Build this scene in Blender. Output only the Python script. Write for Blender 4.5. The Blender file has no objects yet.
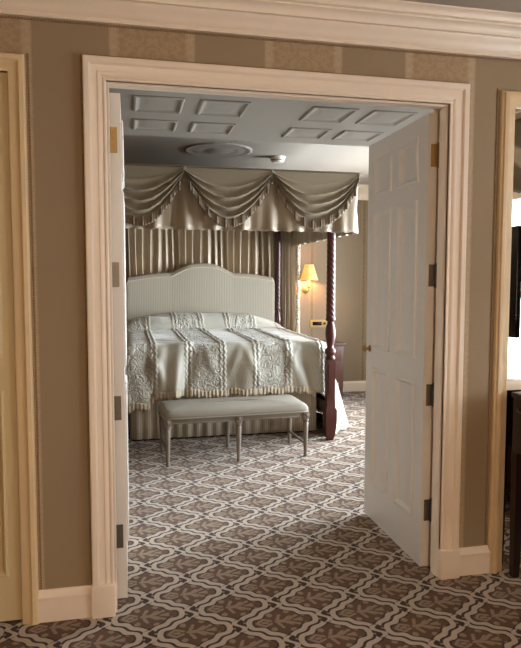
import bpy, bmesh, math, random
from mathutils import Vector, Matrix
random.seed(7)
PI = math.pi
sc = bpy.context.scene
COL = sc.collection

# ------------------------------------------------------------------ node maths
class G:
    def __init__(s, nt): s.nt = nt
    def new(s, t): return s.nt.nodes.new(t)
    def put(s, sock, v):
        if isinstance(v, bpy.types.NodeSocket): s.nt.links.new(v, sock)
        else: sock.default_value = v
    def m(s, op, a, b=None, c=None):
        n = s.new('ShaderNodeMath'); n.operation = op
        for i, v in enumerate((a, b, c)):
            if v is not None: s.put(n.inputs[i], v)
        return n.outputs[0]
    def add(s, a, b): return s.m('ADD', a, b)
    def sub(s, a, b): return s.m('SUBTRACT', a, b)
    def mul(s, a, b): return s.m('MULTIPLY', a, b)
    def sin(s, a): return s.m('SINE', a)
    def ab(s, a): return s.m('ABSOLUTE', a)
    def lt(s, a, b, soft=0.0):
        if soft <= 0: return s.m('LESS_THAN', a, b)
        n = s.new('ShaderNodeMapRange'); n.interpolation_type = 'SMOOTHSTEP'
        s.put(n.inputs[0], a); s.put(n.inputs[1], b - soft); s.put(n.inputs[2], b + soft)
        s.put(n.inputs[3], 1.0); s.put(n.inputs[4], 0.0)
        return n.outputs[0]
    def xyz(s, v):
        n = s.new('ShaderNodeSeparateXYZ'); s.put(n.inputs[0], v); return n.outputs
    def vec(s, x, y, z):
        n = s.new('ShaderNodeCombineXYZ')
        for i, v in enumerate((x, y, z)): s.put(n.inputs[i], v)
        return n.outputs[0]
    def noise(s, vec, scale, detail=2.0, rough=.5, dist=0.0):
        n = s.new('ShaderNodeTexNoise'); s.put(n.inputs['Vector'], vec)
        n.inputs['Scale'].default_value = scale; n.inputs['Detail'].default_value = detail
        n.inputs['Roughness'].default_value = rough; n.inputs['Distortion'].default_value = dist
        return n.outputs[0]
    def mix(s, f, a, b):
        n = s.new('ShaderNodeMix'); n.data_type = 'RGBA'
        s.put(n.inputs[0], f); s.put(n.inputs[6], a); s.put(n.inputs[7], b)
        return n.outputs[2]
    def pos(s): return s.new('ShaderNodeTexCoord').outputs['Object']
    def bump(s, h, strength=.3, dist=.01):
        n = s.new('ShaderNodeBump'); s.put(n.inputs['Height'], h)
        n.inputs['Strength'].default_value = strength; n.inputs['Distance'].default_value = dist
        return n.outputs[0]

def lin(c):
    return tuple(((v/255)/12.92 if v/255 <= .04045 else ((v/255+.055)/1.055)**2.4) for v in c) + (1.0,)

def mat(name, col, rough=.6, metal=0.0, spec=.5, build=None, sheen=0.0, coat=0.0):
    m = bpy.data.materials.new(name); m.use_nodes = True
    nt = m.node_tree; b = nt.nodes['Principled BSDF']
    b.inputs['Base Color'].default_value = lin(col)
    b.inputs['Roughness'].default_value = rough
    b.inputs['Metallic'].default_value = metal
    b.inputs['Specular IOR Level'].default_value = spec
    b.inputs['Sheen Weight'].default_value = sheen
    b.inputs['Coat Weight'].default_value = coat
    if build: build(G(nt), b)
    return m

def grain(scale=60, amt=.06, bump=.15, dist=.003, detail=3):
    """small colour variation and bump"""
    def f(g, b):
        p = g.pos(); n = g.noise(p, scale, detail)
        c = tuple(b.inputs['Base Color'].default_value)
        dark = tuple(v*(1-amt) for v in c[:3]) + (1,); lite = tuple(min(1, v*(1+amt)) for v in c[:3]) + (1,)
        g.put(b.inputs['Base Color'], g.mix(n, dark, lite))
        g.put(b.inputs['Normal'], g.bump(n, bump, dist))
    return f

CB = ((84, 57, 39), (99, 71, 50), (46, 29, 21), (180, 164, 148), (140, 120, 99))
# ---- carpet: wavy trellis of pale bands, a mirrored damask motif in each cell
def carpet_nodes(g, b):
    p = g.pos(); X, Y, Z = g.xyz(p)
    P = g.m('DIVIDE', g.sub(X, -.443), .372); Q = g.m('DIVIDE', g.sub(Y, .09), .31)
    u = g.add(P, Q); v = g.sub(P, Q)
    def wob(t):
        return g.add(g.mul(g.sin(g.mul(t, 2*PI)), -.012), g.mul(g.sin(g.mul(t, 6*PI)), .022))
    u2 = g.add(u, wob(v)); v2 = g.add(v, wob(u))
    d1 = g.ab(g.sub(g.m('FRACT', u2), .5)); d2 = g.ab(g.sub(g.m('FRACT', v2), .5))
    d = g.m('MINIMUM', d1, d2)
    # scalloped inner edge of the band
    lob = g.mul(g.add(g.m('COSINE', g.mul(u, 8*PI)), g.m('COSINE', g.mul(v, 8*PI))), .010)
    di = g.add(d, lob)
    gap = g.lt(d, .026, .007)
    band = g.lt(di, .124, .010)
    outline = g.lt(g.ab(g.sub(di, .144)), .018, .008)
    uu = g.sub(u, g.m('ROUND', u)); vv = g.sub(v, g.m('ROUND', v))
    lx = g.mul(g.add(uu, vv), .186); ly = g.ab(g.mul(g.sub(uu, vv), .155))
    n1 = g.noise(p, 75, 2.0); n2 = g.noise(g.vec(lx, ly, 1.7), 48, 2.0)
    qx = g.add(lx, g.mul(g.sub(n1, .5), .010)); qy = g.add(ly, g.mul(g.sub(n2, .5), .012))
    def seg(px, py, ax, ay, bx, by, r):
        dx, dy = bx-ax, by-ay; L2 = dx*dx+dy*dy
        ex = g.sub(px, ax); ey = g.sub(py, ay)
        if L2 < 1e-9: h = 0.0; fx, fy = ex, ey
        else:
            h = g.m('DIVIDE', g.add(g.mul(ex, dx), g.mul(ey, dy)), L2)
            h = g.m('MINIMUM', g.m('MAXIMUM', h, 0.0), 1.0)
            fx = g.sub(ex, g.mul(h, dx)); fy = g.sub(ey, g.mul(h, dy))
        return g.sub(g.m('SQRT', g.add(g.mul(fx, fx), g.mul(fy, fy))), r)
    def union(px, py, items):
        o = None
        for it in items:
            q = seg(px, py, *it); o = q if o is None else g.m('MINIMUM', o, q)
        return o
    mo = union(qx, qy, [(-.112, .0, -.080, .026, .0065), (-.080, .026, -.050, .010, .0065), (-.084, .0, -.068, .0, .008),
        (-.030, .0, .030, .010, .006), (.030, .010, .066, .034, .0075), (.004, .004, .040, .034, .005), (-.020, .016, -.006, .048, .0075),
        (-.046, .052, -.050, .058, .012), (.034, .066, .028, .070, .010), (.052, .0, .084, .008, .006), (.098, .030, .092, .036, .007)])
    motif = g.mul(g.lt(mo, 0.0, .0015), g.sub(1.0, g.lt(di, .15, .01)))
    # knots where four cells meet: dark ground with a short pale curl
    uw = g.sub(g.m('FRACT', u), .5); vw = g.sub(g.m('FRACT', v), .5)
    wx = g.mul(g.add(uw, vw), .186); wy = g.mul(g.sub(uw, vw), .155)
    e1 = g.m('DIVIDE', wx, .030); e2 = g.m('DIVIDE', wy, .052)
    knot = g.lt(g.add(g.mul(e1, e1), g.mul(e2, e2)), 1.0, .1)
    cx = g.mul(g.sin(g.mul(wy, 2*PI/.088)), -.019)
    curl = g.mul(g.lt(g.ab(g.sub(wx, cx)), .0115, .002), g.lt(g.ab(wy), .046, .003))
    dots = g.lt(union(g.ab(wx), g.ab(wy), [(.024, .016, .024, .0161, .006)]), 0.0, .0015)
    pile = g.noise(p, 420, 2.0); big = g.noise(p, 3.0, 2.0)
    brown = g.mix(big, lin(CB[0]), lin(CB[1])); dark = lin(CB[2]); beige = lin(CB[3]); soft = lin(CB[4])
    c = g.mix(outline, brown, dark)
    c = g.mix(band, c, beige); c = g.mix(gap, c, dark)
    c = g.mix(knot, c, dark); c = g.mix(dots, c, soft); c = g.mix(curl, c, beige)
    c = g.mix(motif, c, soft)
    shade = g.add(g.mul(pile, 1.0), .5)
    vm = g.new('ShaderNodeVectorMath'); vm.operation = 'SCALE'
    g.put(vm.inputs[0], c); g.put(vm.inputs['Scale'], shade)
    g.put(b.inputs['Base Color'], vm.outputs[0])
    g.put(b.inputs['Normal'], g.bump(g.add(pile, g.mul(band, .4)), .5, .004))

# ---- wallpaper: plain stripes alternating with damask stripes
def paper_nodes(c_plain, c_dam, c_lite, centre, period, half, axis=0, dam_amt=1.0):
    def f(g, b):
        p = g.pos(); o = g.xyz(p); X, Z = o[axis], o[2]
        t = g.m('DIVIDE', g.sub(X, centre), period)
        lx = g.mul(g.sub(t, g.m('ROUND', t)), period); ax = g.ab(lx)
        inside = g.lt(ax, half, .004)
        edge = g.mul(g.lt(g.ab(g.sub(ax, half-.020)), .018, .010), 1.0)
        tz = g.m('DIVIDE', Z, .62); lz = g.sub(tz, g.m('ROUND', tz))
        az = g.mul(g.ab(lz), .62)
        n1 = g.noise(g.vec(ax, az, 1.3), 26, 2.5, .55, .8)
        dmask = g.lt(g.ab(g.sub(n1, .5)), .055, .02)
        en = g.noise(g.vec(ax, Z, .4), 55, 1.0)
        edge = g.mul(edge, g.add(.25, en))
        weave = g.noise(g.vec(g.mul(X, 40), 0.0, g.mul(Z, 400)), 1.0, 2.0)
        base = g.mix(g.mul(inside, dam_amt), lin(c_plain), lin(c_dam))
        c = g.mix(g.mul(g.mul(dmask, inside), .32*dam_amt), base, lin(c_lite))
        c = g.mix(g.mul(g.mul(edge, inside), .8*dam_amt), c, lin(c_lite))
        blotch = g.noise(p, 2.2, 3.0)
        vm = g.new('ShaderNodeVectorMath'); vm.operation = 'SCALE'
        g.put(vm.inputs[0], c); g.put(vm.inputs['Scale'], g.add(.9, g.add(g.mul(weave, .1), g.mul(blotch, .1))))
        g.put(b.inputs['Base Color'], vm.outputs[0])
        g.put(b.inputs['Normal'], g.bump(g.add(g.mul(dmask, inside), weave), .15, .002))
    return f

def stripe_nodes(c1, c2, period, axis=0):
    def f(g, b):
        p = g.pos(); o = g.xyz(p)
        s = g.sin(g.mul(o[axis], 2*PI/period)); n = g.noise(p, 90, 2)
        k = g.add(g.mul(s, .5), .5)
        g.put(b.inputs['Base Color'], g.mix(g.lt(k, .45, .2), lin(c1), lin(c2)))
        g.put(b.inputs['Normal'], g.bump(g.add(k, g.mul(n, .5)), .25, .003))
    return f

SEAM0, SEAMP = -.19, .30
def spread_nodes(g, b):
    p = g.new('ShaderNodeUVMap').outputs[0]
    X, S, _ = g.xyz(p)
    t = g.m('DIVIDE', g.sub(X, SEAM0), SEAMP*2)
    fr = g.m('FRACT', t)
    quilt = g.lt(fr, .5)
    q = g.noise(g.vec(X, S, 0.0), 15, 2.5, .55, .9)
    fine = g.noise(g.vec(X, S, 2.0), 140, 2)
    lines = g.lt(g.ab(g.sub(q, .5)), .05, .03)
    c = g.mix(g.mul(g.mul(lines, quilt), .45), lin((168, 163, 149)), lin((136, 127, 108)))
    g.put(b.inputs['Base Color'], c)
    h = g.add(g.mul(g.mul(q, quilt), 1.0), g.mul(fine, .15))
    h = g.sub(h, g.mul(g.mul(lines, quilt), .35))
    g.put(b.inputs['Normal'], g.bump(h, .75, .03))

def silk_nodes(col, amt=.1, scale=(60, 60, 6)):
    def f(g, b):
        o = g.xyz(g.pos())
        n = g.noise(g.vec(g.mul(o[0], scale[0]), g.mul(o[1], scale[1]), g.mul(o[2], scale[2])), 1.0, 3)
        c = lin(col)
        g.put(b.inputs['Base Color'], g.mix(n, tuple(v*(1-amt) for v in c[:3])+(1,), tuple(min(1, v*(1+amt)) for v in c[:3])+(1,)))
        g.put(b.inputs['Normal'], g.bump(n, .12, .003))
    return f

def wood_nodes(c1, c2, stretch=(30, 30, 3)):
    def f(g, b):
        o = g.xyz(g.pos())
        n = g.noise(g.vec(g.mul(o[0], stretch[0]), g.mul(o[1], stretch[1]), g.mul(o[2], stretch[2])), 1.0, 4, .6, .6)
        g.put(b.inputs['Base Color'], g.mix(n, lin(c1), lin(c2)))
        g.put(b.inputs['Normal'], g.bump(n, .08, .002))
    return f

def trim_pattern(g, b):
    p = g.pos(); n = g.noise(p, 70, 2, .5, 1.0)
    g.put(b.inputs['Base Color'], g.mix(g.lt(n, .5, .04), lin((226, 218, 200)), lin((140, 120, 96))))

def translucent_shade(name, col, strength):
    m = bpy.data.materials.new(name); m.use_nodes = True
    b = m.node_tree.nodes['Principled BSDF']; g = G(m.node_tree)
    b.inputs['Base Color'].default_value = lin(col); b.inputs['Roughness'].default_value = .8
    n = g.noise(g.pos(), 120, 2)
    g.put(b.inputs['Normal'], g.bump(n, .1, .002))
    b.inputs['Emission Color'].default_value = lin((255, 190, 100)); b.inputs['Emission Strength'].default_value = strength
    return m

def glass_mat():
    m = bpy.data.materials.new('window_glass'); m.use_nodes = True
    nt = m.node_tree; nt.nodes.clear(); g = G(nt)
    out = g.new('ShaderNodeOutputMaterial'); tr = g.new('ShaderNodeBsdfTransparent'); gl = g.new('ShaderNodeBsdfGlossy')
    gl.inputs['Roughness'].default_value = .02
    mx = g.new('ShaderNodeMixShader'); lw = g.new('ShaderNodeValue'); lw.outputs[0].default_value = .07
    nt.links.new(lw.outputs[0], mx.inputs[0]); nt.links.new(tr.outputs[0], mx.inputs[1]); nt.links.new(gl.outputs[0], mx.inputs[2])
    nt.links.new(mx.outputs[0], out.inputs[0])
    return m

M = {
 'carpet': mat('carpet', (100, 75, 55), .95, spec=.1, build=carpet_nodes, sheen=.15),
 'paper': mat('brown_wallpaper', (130, 104, 78), .75, spec=.3, build=paper_nodes((150, 131, 105), (160, 136, 106), (188, 168, 140), .0735, .655, .177)),
 'paper2': mat('bedroom_wallpaper', (180, 165, 145), .75, spec=.3, build=paper_nodes((150, 132, 110), (132, 110, 84), (164, 146, 121), 2.30, .70, .055)),
 'cream': mat('cream_gloss_paint', (236, 220, 200), .38, build=grain(14, .03, .05, .002)),
 'yellowpaint': mat('yellowed_paint', (224, 200, 158), .36, build=grain(9, .07, .05, .002)),
 'olivepaint': mat('olive_cream_paint', (206, 186, 144), .4, build=grain(9, .05, .05, .002)),
 'doorpaint': mat('white_door_paint', (216, 210, 202), .35, build=grain(16, .025, .05, .002)),
 'ceil': mat('ceiling_paint', (164, 154, 142), .7, build=grain(20, .03, .08, .002)),
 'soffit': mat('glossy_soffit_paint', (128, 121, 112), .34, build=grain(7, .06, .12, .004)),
 'braid': mat('braid', (140, 112, 80), .6, build=grain(200, .25, .3, .003)),
 'brass': mat('brass', (168, 138, 88), .5, .7, build=grain(120, .25, .2, .001)),
 'steel': mat('dull_steel', (120, 112, 104), .42, .9, build=grain(150, .2, .2, .001)),
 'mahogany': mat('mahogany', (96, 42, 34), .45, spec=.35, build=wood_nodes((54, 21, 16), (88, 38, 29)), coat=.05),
 'mahogany_dark_shaded': mat('dark_shaded_mahogany', (50, 18, 16), .3, build=wood_nodes((38, 13, 12), (64, 26, 22)), coat=.3),  # dark wood of plinth and rails; on the back posts it paints in shadow
 'walnut': mat('walnut', (96, 66, 48), .4, build=wood_nodes((66, 38, 26), (92, 56, 40), (3, 30, 30))),
 'valance': mat('taupe_silk', (150, 132, 104), .42, build=silk_nodes((150, 133, 110), .08), sheen=.2),
 'swag': mat('taupe_swag_silk', (140, 122, 96), .4, build=silk_nodes((132, 117, 94), .08), sheen=.2),
 'fringe': mat('fringe', (140, 118, 98), .9, build=silk_nodes((136, 120, 100), .22, (220, 220, 8))),
 'hem': mat('hem_fringe', (176, 162, 140), .9, build=silk_nodes((176, 162, 140), .35, (160, 160, 6))),
 'tassel': mat('tassel', (100, 84, 70), .9, build=grain(200, .3, .3, .002)),
 'drape': mat('gold_taupe_drape', (176, 156, 118), .45, build=silk_nodes((166, 147, 122), .10), sheen=.2),
 'head': mat('striped_upholstery', (196, 184, 162), .7, build=stripe_nodes((150, 141, 125), (137, 127, 110), .020)),
 'skirt': mat('striped_skirt', (180, 166, 144), .75, build=stripe_nodes((196, 184, 164), (176, 163, 141), .020)),
 'piping': mat('piping', (176, 162, 138), .7, build=grain(120, .1, .1, .002)),
 'spread': mat('pale_satin', (190, 186, 172), .38, build=spread_nodes, sheen=.3),
 'lace': mat('pale_braid', (206, 200, 186), .7, build=grain(180, .12, .3, .003)),
 'benchfab': mat('grey_linen', (138, 130, 116), .85, build=grain(260, .1, .2, .002)),
 'benchwood': mat('limed_wood', (138, 124, 108), .55, build=wood_nodes((100, 88, 76), (132, 119, 104))),
 'trimband': mat('patterned_trim', (226, 218, 200), .8, build=trim_pattern),
 'shade': translucent_shade('lit_lampshade', (224, 178, 106), .26),
 'ivory': mat('ivory_plastic', (225, 205, 160), .4, build=grain(60, .03, .05, .001)),
 'panelgold': mat('panel_gold', (196, 164, 104), .45, build=grain(60, .05, .05, .001)),
 'black': mat('black_gloss', (14, 14, 18), .15, build=grain(60, .1, .02, .001)),
 'whiteplastic': mat('white_plastic', (214, 208, 198), .45, build=grain(60, .03, .05, .001)),
 'gilt': mat('pale_gilt', (216, 190, 150), .36, .0, build=grain(12, .1, .1, .003)),
 'mirror': mat('mirror_silver', (235, 236, 232), .01, 1.0),
 'marble': mat('cream_marble', (232, 216, 192), .25, build=grain(8, .08, .02, .001)),
 'espresso': mat('espresso_wood', (34, 18, 17), .3, build=wood_nodes((26, 12, 12), (44, 25, 23))),
 'wallplain': mat('plain_wallpaper', (150, 128, 100), .8, build=grain(30, .06, .1, .002)),
 'glass': glass_mat(),
}

# ------------------------------------------------------------------ mesh helpers
class MB:
    def __init__(s): s.bm = bmesh.new(); s.uv = None
    def box(s, a, b, bev=0.0, seg=2):
        x0, y0, z0 = a; x1, y1, z1 = b
        r = bmesh.ops.create_cube(s.bm, size=1.0)
        vs = r['verts']
        for v in vs:
            v.co = Vector(((x0+x1)/2 + v.co.x*(x1-x0), (y0+y1)/2 + v.co.y*(y1-y0), (z0+z1)/2 + v.co.z*(z1-z0)))
        if bev > 0:
            es = list({e for v in vs for e in v.link_edges})
            bmesh.ops.bevel(s.bm, geom=es, offset=bev, segments=seg, profile=.6, affect='EDGES')
        return s
    def grid(s, f, nu, nv, closeu=False, uvf=None):
        vs = [[s.bm.verts.new(f(i/nu, j/nv)) for j in range(nv+1)] for i in range(nu + (0 if closeu else 1))]
        n = len(vs)
        lay = s.bm.loops.layers.uv.verify() if uvf else None
        for i in range(nu):
            for j in range(nv):
                i2 = (i+1) % n if closeu else i+1
                fc = s.bm.faces.new((vs[i][j], vs[i2][j], vs[i2][j+1], vs[i][j+1]))
                if uvf:
                    for lp, (a, b) in zip(fc.loops, ((i, j), (i+1, j), (i+1, j+1), (i, j+1))):
                        lp[lay].uv = uvf(a/nu, b/nv)
        return vs
    def lathe(s, prof, c=(0, 0, 0), seg=24, axis='Z', mod=None):
        """prof: list of (radius, height)"""
        rings = []
        for r, h in prof:
            ring = []
            for k in range(seg):
                a = 2*PI*k/seg
                rr = r*(mod(a, h) if mod else 1)
                x, y = rr*math.cos(a), rr*math.sin(a)
                co = {'Z': (x, y, h), 'Y': (x, h, y), 'X': (h, x, y)}[axis]
                ring.append(s.bm.verts.new(Vector(co)+Vector(c)))
            rings.append(ring)
        for a, b in zip(rings, rings[1:]):
            for k in range(seg):
                s.bm.faces.new((a[k], a[(k+1) % seg], b[(k+1) % seg], b[k]))
        s.bm.faces.new(rings[0]); s.bm.faces.new(rings[-1])
        return s
    def square(s, prof, c=(0, 0, 0), rot=0.0):
        """square-section spindle, prof: (half width, height)"""
        rings = []
        for r, h in prof:
            rings.append([s.bm.verts.new(Vector((c[0]+r*math.sqrt(2)*math.cos(rot+PI/4+k*PI/2), c[1]+r*math.sqrt(2)*math.sin(rot+PI/4+k*PI/2), c[2]+h))) for k in range(4)])
        for a, b in zip(rings, rings[1:]):
            for k in range(4): s.bm.faces.new((a[k], a[(k+1) % 4], b[(k+1) % 4], b[k]))
        s.bm.faces.new(rings[0]); s.bm.faces.new(rings[-1])
        return s
    def tube(s, pts, r, seg=8, rf=None):
        pts = [Vector(p) for p in pts]; rings = []
        up = Vector((0, 0, 1))
        for i, p in enumerate(pts):
            d = (pts[min(i+1, len(pts)-1)] - pts[max(i-1, 0)]).normalized()
            a = d.cross(up)
            if a.length < 1e-3: a = d.cross(Vector((0, 1, 0)))
            a.normalize(); b = d.cross(a)
            rr = r*(rf(i/(len(pts)-1)) if rf else 1)
            rings.append([s.bm.verts.new(p + (a*math.cos(2*PI*k/seg) + b*math.sin(2*PI*k/seg))*rr) for k in range(seg)])
        for a, b in zip(rings, rings[1:]):
            for k in range(seg): s.bm.faces.new((a[k], a[(k+1) % seg], b[(k+1) % seg], b[k]))
        s.bm.faces.new(rings[0]); s.bm.faces.new(rings[-1])
        return s
    def loft(s, sections, closed_profile=True, cap=True):
        """sections: list of lists of points, same count"""
        R = [[s.bm.verts.new(Vector(p)) for p in sec] for sec in sections]
        n = len(R[0])
        for a, b in zip(R, R[1:]):
            for k in range(n if closed_profile else n-1):
                s.bm.faces.new((a[k], a[(k+1) % n], b[(k+1) % n], b[k]))
        if cap and closed_profile:
            s.bm.faces.new(R[0]); s.bm.faces.new(R[-1])
        return s
    def build(s, name, m, parent=None, smooth=True, angle=38, loc=None, recalc=True):
        if recalc: bmesh.ops.recalc_face_normals(s.bm, faces=s.bm.faces[:])
        me = bpy.data.meshes.new(name); s.bm.to_mesh(me); s.bm.free()
        me.materials.append(m)
        if smooth:
            me.polygons.foreach_set('use_smooth', [True]*len(me.polygons))
            me.set_sharp_from_angle(angle=math.radians(angle))
        o = bpy.data.objects.new(name, me); COL.objects.link(o)
        if parent: o.parent = parent
        if loc: o.location = loc
        return o

def solid(o, t, offset=0.0):
    md = o.modifiers.new('thickness', 'SOLIDIFY'); md.thickness = t; md.offset = offset
    return o
def tag(o, label, cat, group=None):
    o['label'] = label; o['category'] = cat
    if group: o['group'] = group
    return o
def struct(o, label=None):
    o['kind'] = 'structure'
    if label: o['label'] = label
    return o
def thing(name, loc, label, cat, group=None, rz=0.0):
    o = bpy.data.objects.new(name, None); COL.objects.link(o)
    o.empty_display_size = .1; o.location = loc; o.rotation_euler = (0, 0, rz)
    o['kind'] = 'thing'
    return tag(o, label, cat, group)

def smooth_noise(seed, n=6, amp=1.0):
    r = random.Random(seed)
    W = [(r.uniform(.5, 1), r.uniform(2, 9), r.uniform(2, 9), r.uniform(0, 6.28)) for _ in range(n)]
    return lambda x, y: amp*sum(a*math.sin(fx*x+fy*y+ph) for a, fx, fy, ph in W)/n

# ------------------------------------------------------------------ dimensions
WI, HI = .772, 2.265          # clear opening half width / height
WT = .085                     # dividing wall thickness
CZ = 2.64                     # ceiling of the sitting room
BZ = 2.66                     # ceiling of the bedroom
XL, XR, YB = -2.9, 1.95, -4.6 # sitting room
BXL, BXR, BY = -2.9, 3.3, 4.85

# ------------------------------------------------------------------ shell
b = MB(); b.box((XL-.1, YB-.1, -.06), (BXR+.1, BY+.1, 0))
struct(b.build('floor', M['carpet'], smooth=False), 'brown carpet with pale wavy trellis running through both rooms')

b = MB()
DL0, DL1 = -2.02, -1.147
b.box((XL, 0, 0), (DL0, WT, HI+.6)); b.box((DL1, 0, 0), (-WI-.012, WT, HI+.6)); b.box((WI+.012, 0, 0), (BXR, WT, HI+.6))
b.box((-WI-.012, 0, HI+.012), (WI+.012, WT, HI+.6)); b.box((DL0, 0, 2.283), (DL1, WT, HI+.6))
struct(b.build('wall_front', M['paper'], smooth=False), 'taupe wallpapered wall with damask stripes around the doorway')
b = MB(); b.box((XL, BY, 0), (BXR, BY+.1, BZ+.1))
struct(b.build('wall_back', M['paper2'], smooth=False), 'bedroom wall behind the bed in pale patterned wallpaper')
b = MB(); b.box((XL-.1, YB, 0), (XL, BY, BZ+.1)); struct(b.build('wall_left', M['wallplain'], smooth=False))
# bedroom right wall with window opening
wz0, wz1 = .45, 2.3
WIN = ((2.45, 3.75), (.85, 2.05))
b = MB()
for y0, y1 in ((WT, WIN[1][0]), (WIN[1][1], WIN[0][0]), (WIN[0][1], BY)): b.box((BXR, y0, 0), (BXR+.12, y1, BZ))
for y0, y1 in WIN:
    b.box((BXR, y0, 0), (BXR+.12, y1, wz0)); b.box((BXR, y0, wz1), (BXR+.12, y1, BZ))
struct(b.build('wall_right', M['paper2'], smooth=False))
# sitting room right wall with window opening
vy0, vy1, vz0, vz1 = -2.6, -.75, .62, 2.08
b = MB()
b.box((XR, YB, 0), (XR+.12, vy0, CZ)); b.box((XR, vy1, 0), (XR+.12, -.001, CZ))
b.box((XR, vy0, 0), (XR+.12, vy1, vz0)); b.box((XR, vy0, vz1), (XR+.12, vy1, CZ))
struct(b.build('wall_side', M['wallplain'], smooth=False))
b = MB(); b.box((XL, YB-.1, 0), (XR, YB, CZ)); struct(b.build('wall_rear', M['wallplain'], smooth=False))
b = MB(); b.box((XL, YB, CZ), (XR+.12, -.001, CZ+.08)); struct(b.build('ceiling', M['ceil'], smooth=False), 'plain pale ceiling of the sitting room')
b = MB(); b.box((BXL, WT, BZ), (BXR+.12, BY, BZ+.08)); struct(b.build('ceiling', M['ceil'], smooth=False), 'bedroom ceiling beyond the lowered panelled part')

# lowered part of the bedroom ceiling with panel mouldings
SZ, SY = 2.45, 1.735
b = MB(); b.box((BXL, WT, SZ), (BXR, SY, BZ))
def ring_panel(mb, P, loops):
    """P(a,b,h): maps; loops: (inset, height)"""
    def loop(ins, h): return [P(ins, ins, h, 0), P(ins, ins, h, 1), P(ins, ins, h, 2), P(ins, ins, h, 3)]
    mb.loft([loop(i, h) for i, h in loops], cap=False)
for cx0 in (-.655, -.285, .36, .73, 1.35, 1.72):
    for (y0, y1) in ((.79, 1.11), (1.285, 1.56)):
        x0, x1 = cx0, cx0+.285
        def P(i, j, h, k, x0=x0, x1=x1, y0=y0, y1=y1):
            return [(x0+i, y0+i, SZ-h), (x1-i, y0+i, SZ-h), (x1-i, y1-i, SZ-h), (x0+i, y1-i, SZ-h)][k]
        mb = b
        ring_panel(mb, P, [(0, -.002), (.006, .006), (.016, .009), (.028, .004), (.036, .0005), (.05, .0005), (.085, .005)])
        q = [b.bm.verts.new(Vector(P(.085, .085, .005, k))) for k in range(4)]; b.bm.faces.new(q)
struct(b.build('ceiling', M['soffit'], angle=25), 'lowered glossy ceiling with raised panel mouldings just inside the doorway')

# crown mouldings
def run_x(prof, x0, x1, y, sgn=-1):
    return [[(x, y+sgn*a, z) for a, z in prof] for x in (x0, x1)]
CP = [(0, 2.495), (.016, 2.495), (.018, 2.503), (.014, 2.511), (.022, 2.515), (.028, 2.530), (.04, 2.548), (.056, 2.560), (.058, 2.566), (.074, 2.567), (.076, 2.577), (.082, 2.588),
      (.096, 2.599), (.102, 2.600), (.103, 2.607), (.118, 2.610), (.122, 2.620), (.132, 2.630), (.146, 2.633), (.148, 2.645), (0, 2.645)]
b = MB(); b.loft(run_x(CP, XL, XR, 0)); struct(b.build('trim_1', M['cream'], angle=50), 'stepped cream crown moulding above the doorway wall')
b = MB(); b.loft([[(XR-a, y, z) for a, z in CP] for y in (YB, -.0)]); struct(b.build('trim_2', M['cream'], angle=50), 'crown moulding along the window wall')
BP = [(0, 2.48), (.012, 2.48), (.014, 2.50), (.03, 2.515), (.035, 2.53), (.06, 2.575), (.09, 2.60), (.095, 2.61), (.12, 2.615), (.125, 2.635), (.13, 2.662), (0, 2.662)]
b = MB(); b.loft(run_x(BP, BXL, BXR, BY)); struct(b.build('trim_3', M['cream'], angle=50), 'cream cornice on the bedroom back wall')

# baseboards
KP = [(0, 0), (.02, 0), (.02, .098), (.024, .101), (.024, .108), (.016, .114), (.010, .126), (.006, .133), (0, .135)]
b = MB(); b.loft(run_x(KP, -1.086, -.862, 0)); struct(b.build('baseboard_left', M['cream'], angle=40), 'short cream baseboard left of the doorway')
b = MB(); b.loft(run_x(KP, .862, 1.04, 0)); struct(b.build('baseboard_right', M['cream'], angle=40), 'short cream baseboard right of the doorway')
b = MB(); b.loft(run_x(KP, BXL, BXR, BY)); struct(b.build('baseboard_back', M['cream'], angle=40), 'white baseboard of the bedroom back wall')

# door casing, mitred, with plinth blocks, jamb lining and added light-blocking strips
def casing(mb, xl, xr, zt, z0, prof):
    """prof: (outward from the opening edge, projection)"""
    secs = [[(xl-a, -p, z0) for a, p in prof], [(xl-a, -p, zt+a) for a, p in prof],
            [(xr+a, -p, zt+a) for a, p in prof], [(xr+a, -p, z0) for a, p in prof]]
    mb.loft(secs)
DP = [(0, 0), (0, .014), (.003, .018), (.010, .018), (.013, .014), (.016, .013), (.022, .018), (.030, .022), (.034, .022), (.036, .019), (.056, .021), (.060, .022), (.063, .028), (.068, .032), (.086, .033), (.091, .030), (.091, 0)]
b = MB(); casing(b, -WI, WI, HI, .14, DP)
for s in (-1, 1):
    xs = sorted((s*(WI-.004), s*(WI+.095))); b.box((xs[0], -.038, 0), (xs[1], 0, .141), .004)
    xs = sorted((s*WI, s*(WI+.012))); b.box((xs[0], -.013, 0), (xs[1], .060, HI))
    xs = sorted((s*(WI+.0125), s*(WI+.03))); b.box((xs[0], .02, 0), (xs[1], .14, HI+.03))
    xs = sorted((s*(WI-.0035), s*(WI+.03))); b.box((xs[0], .112, 0), (xs[1], .14, HI+.03))  # added strip that blocks bedroom light showing through the hinge gap
    xs = sorted((s*(WI-.010), s*WI)); b.box((xs[0], .0, 0), (xs[1], .060, HI-.01))
b.box((-WI-.012, -.013, HI), (WI+.012, WT, HI+.012)); b.box((-WI, 0, HI-.010), (WI, .035, HI))
struct(b.build('trim_4', M['cream'], angle=30), 'moulded cream casing around the open double doorway')

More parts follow.
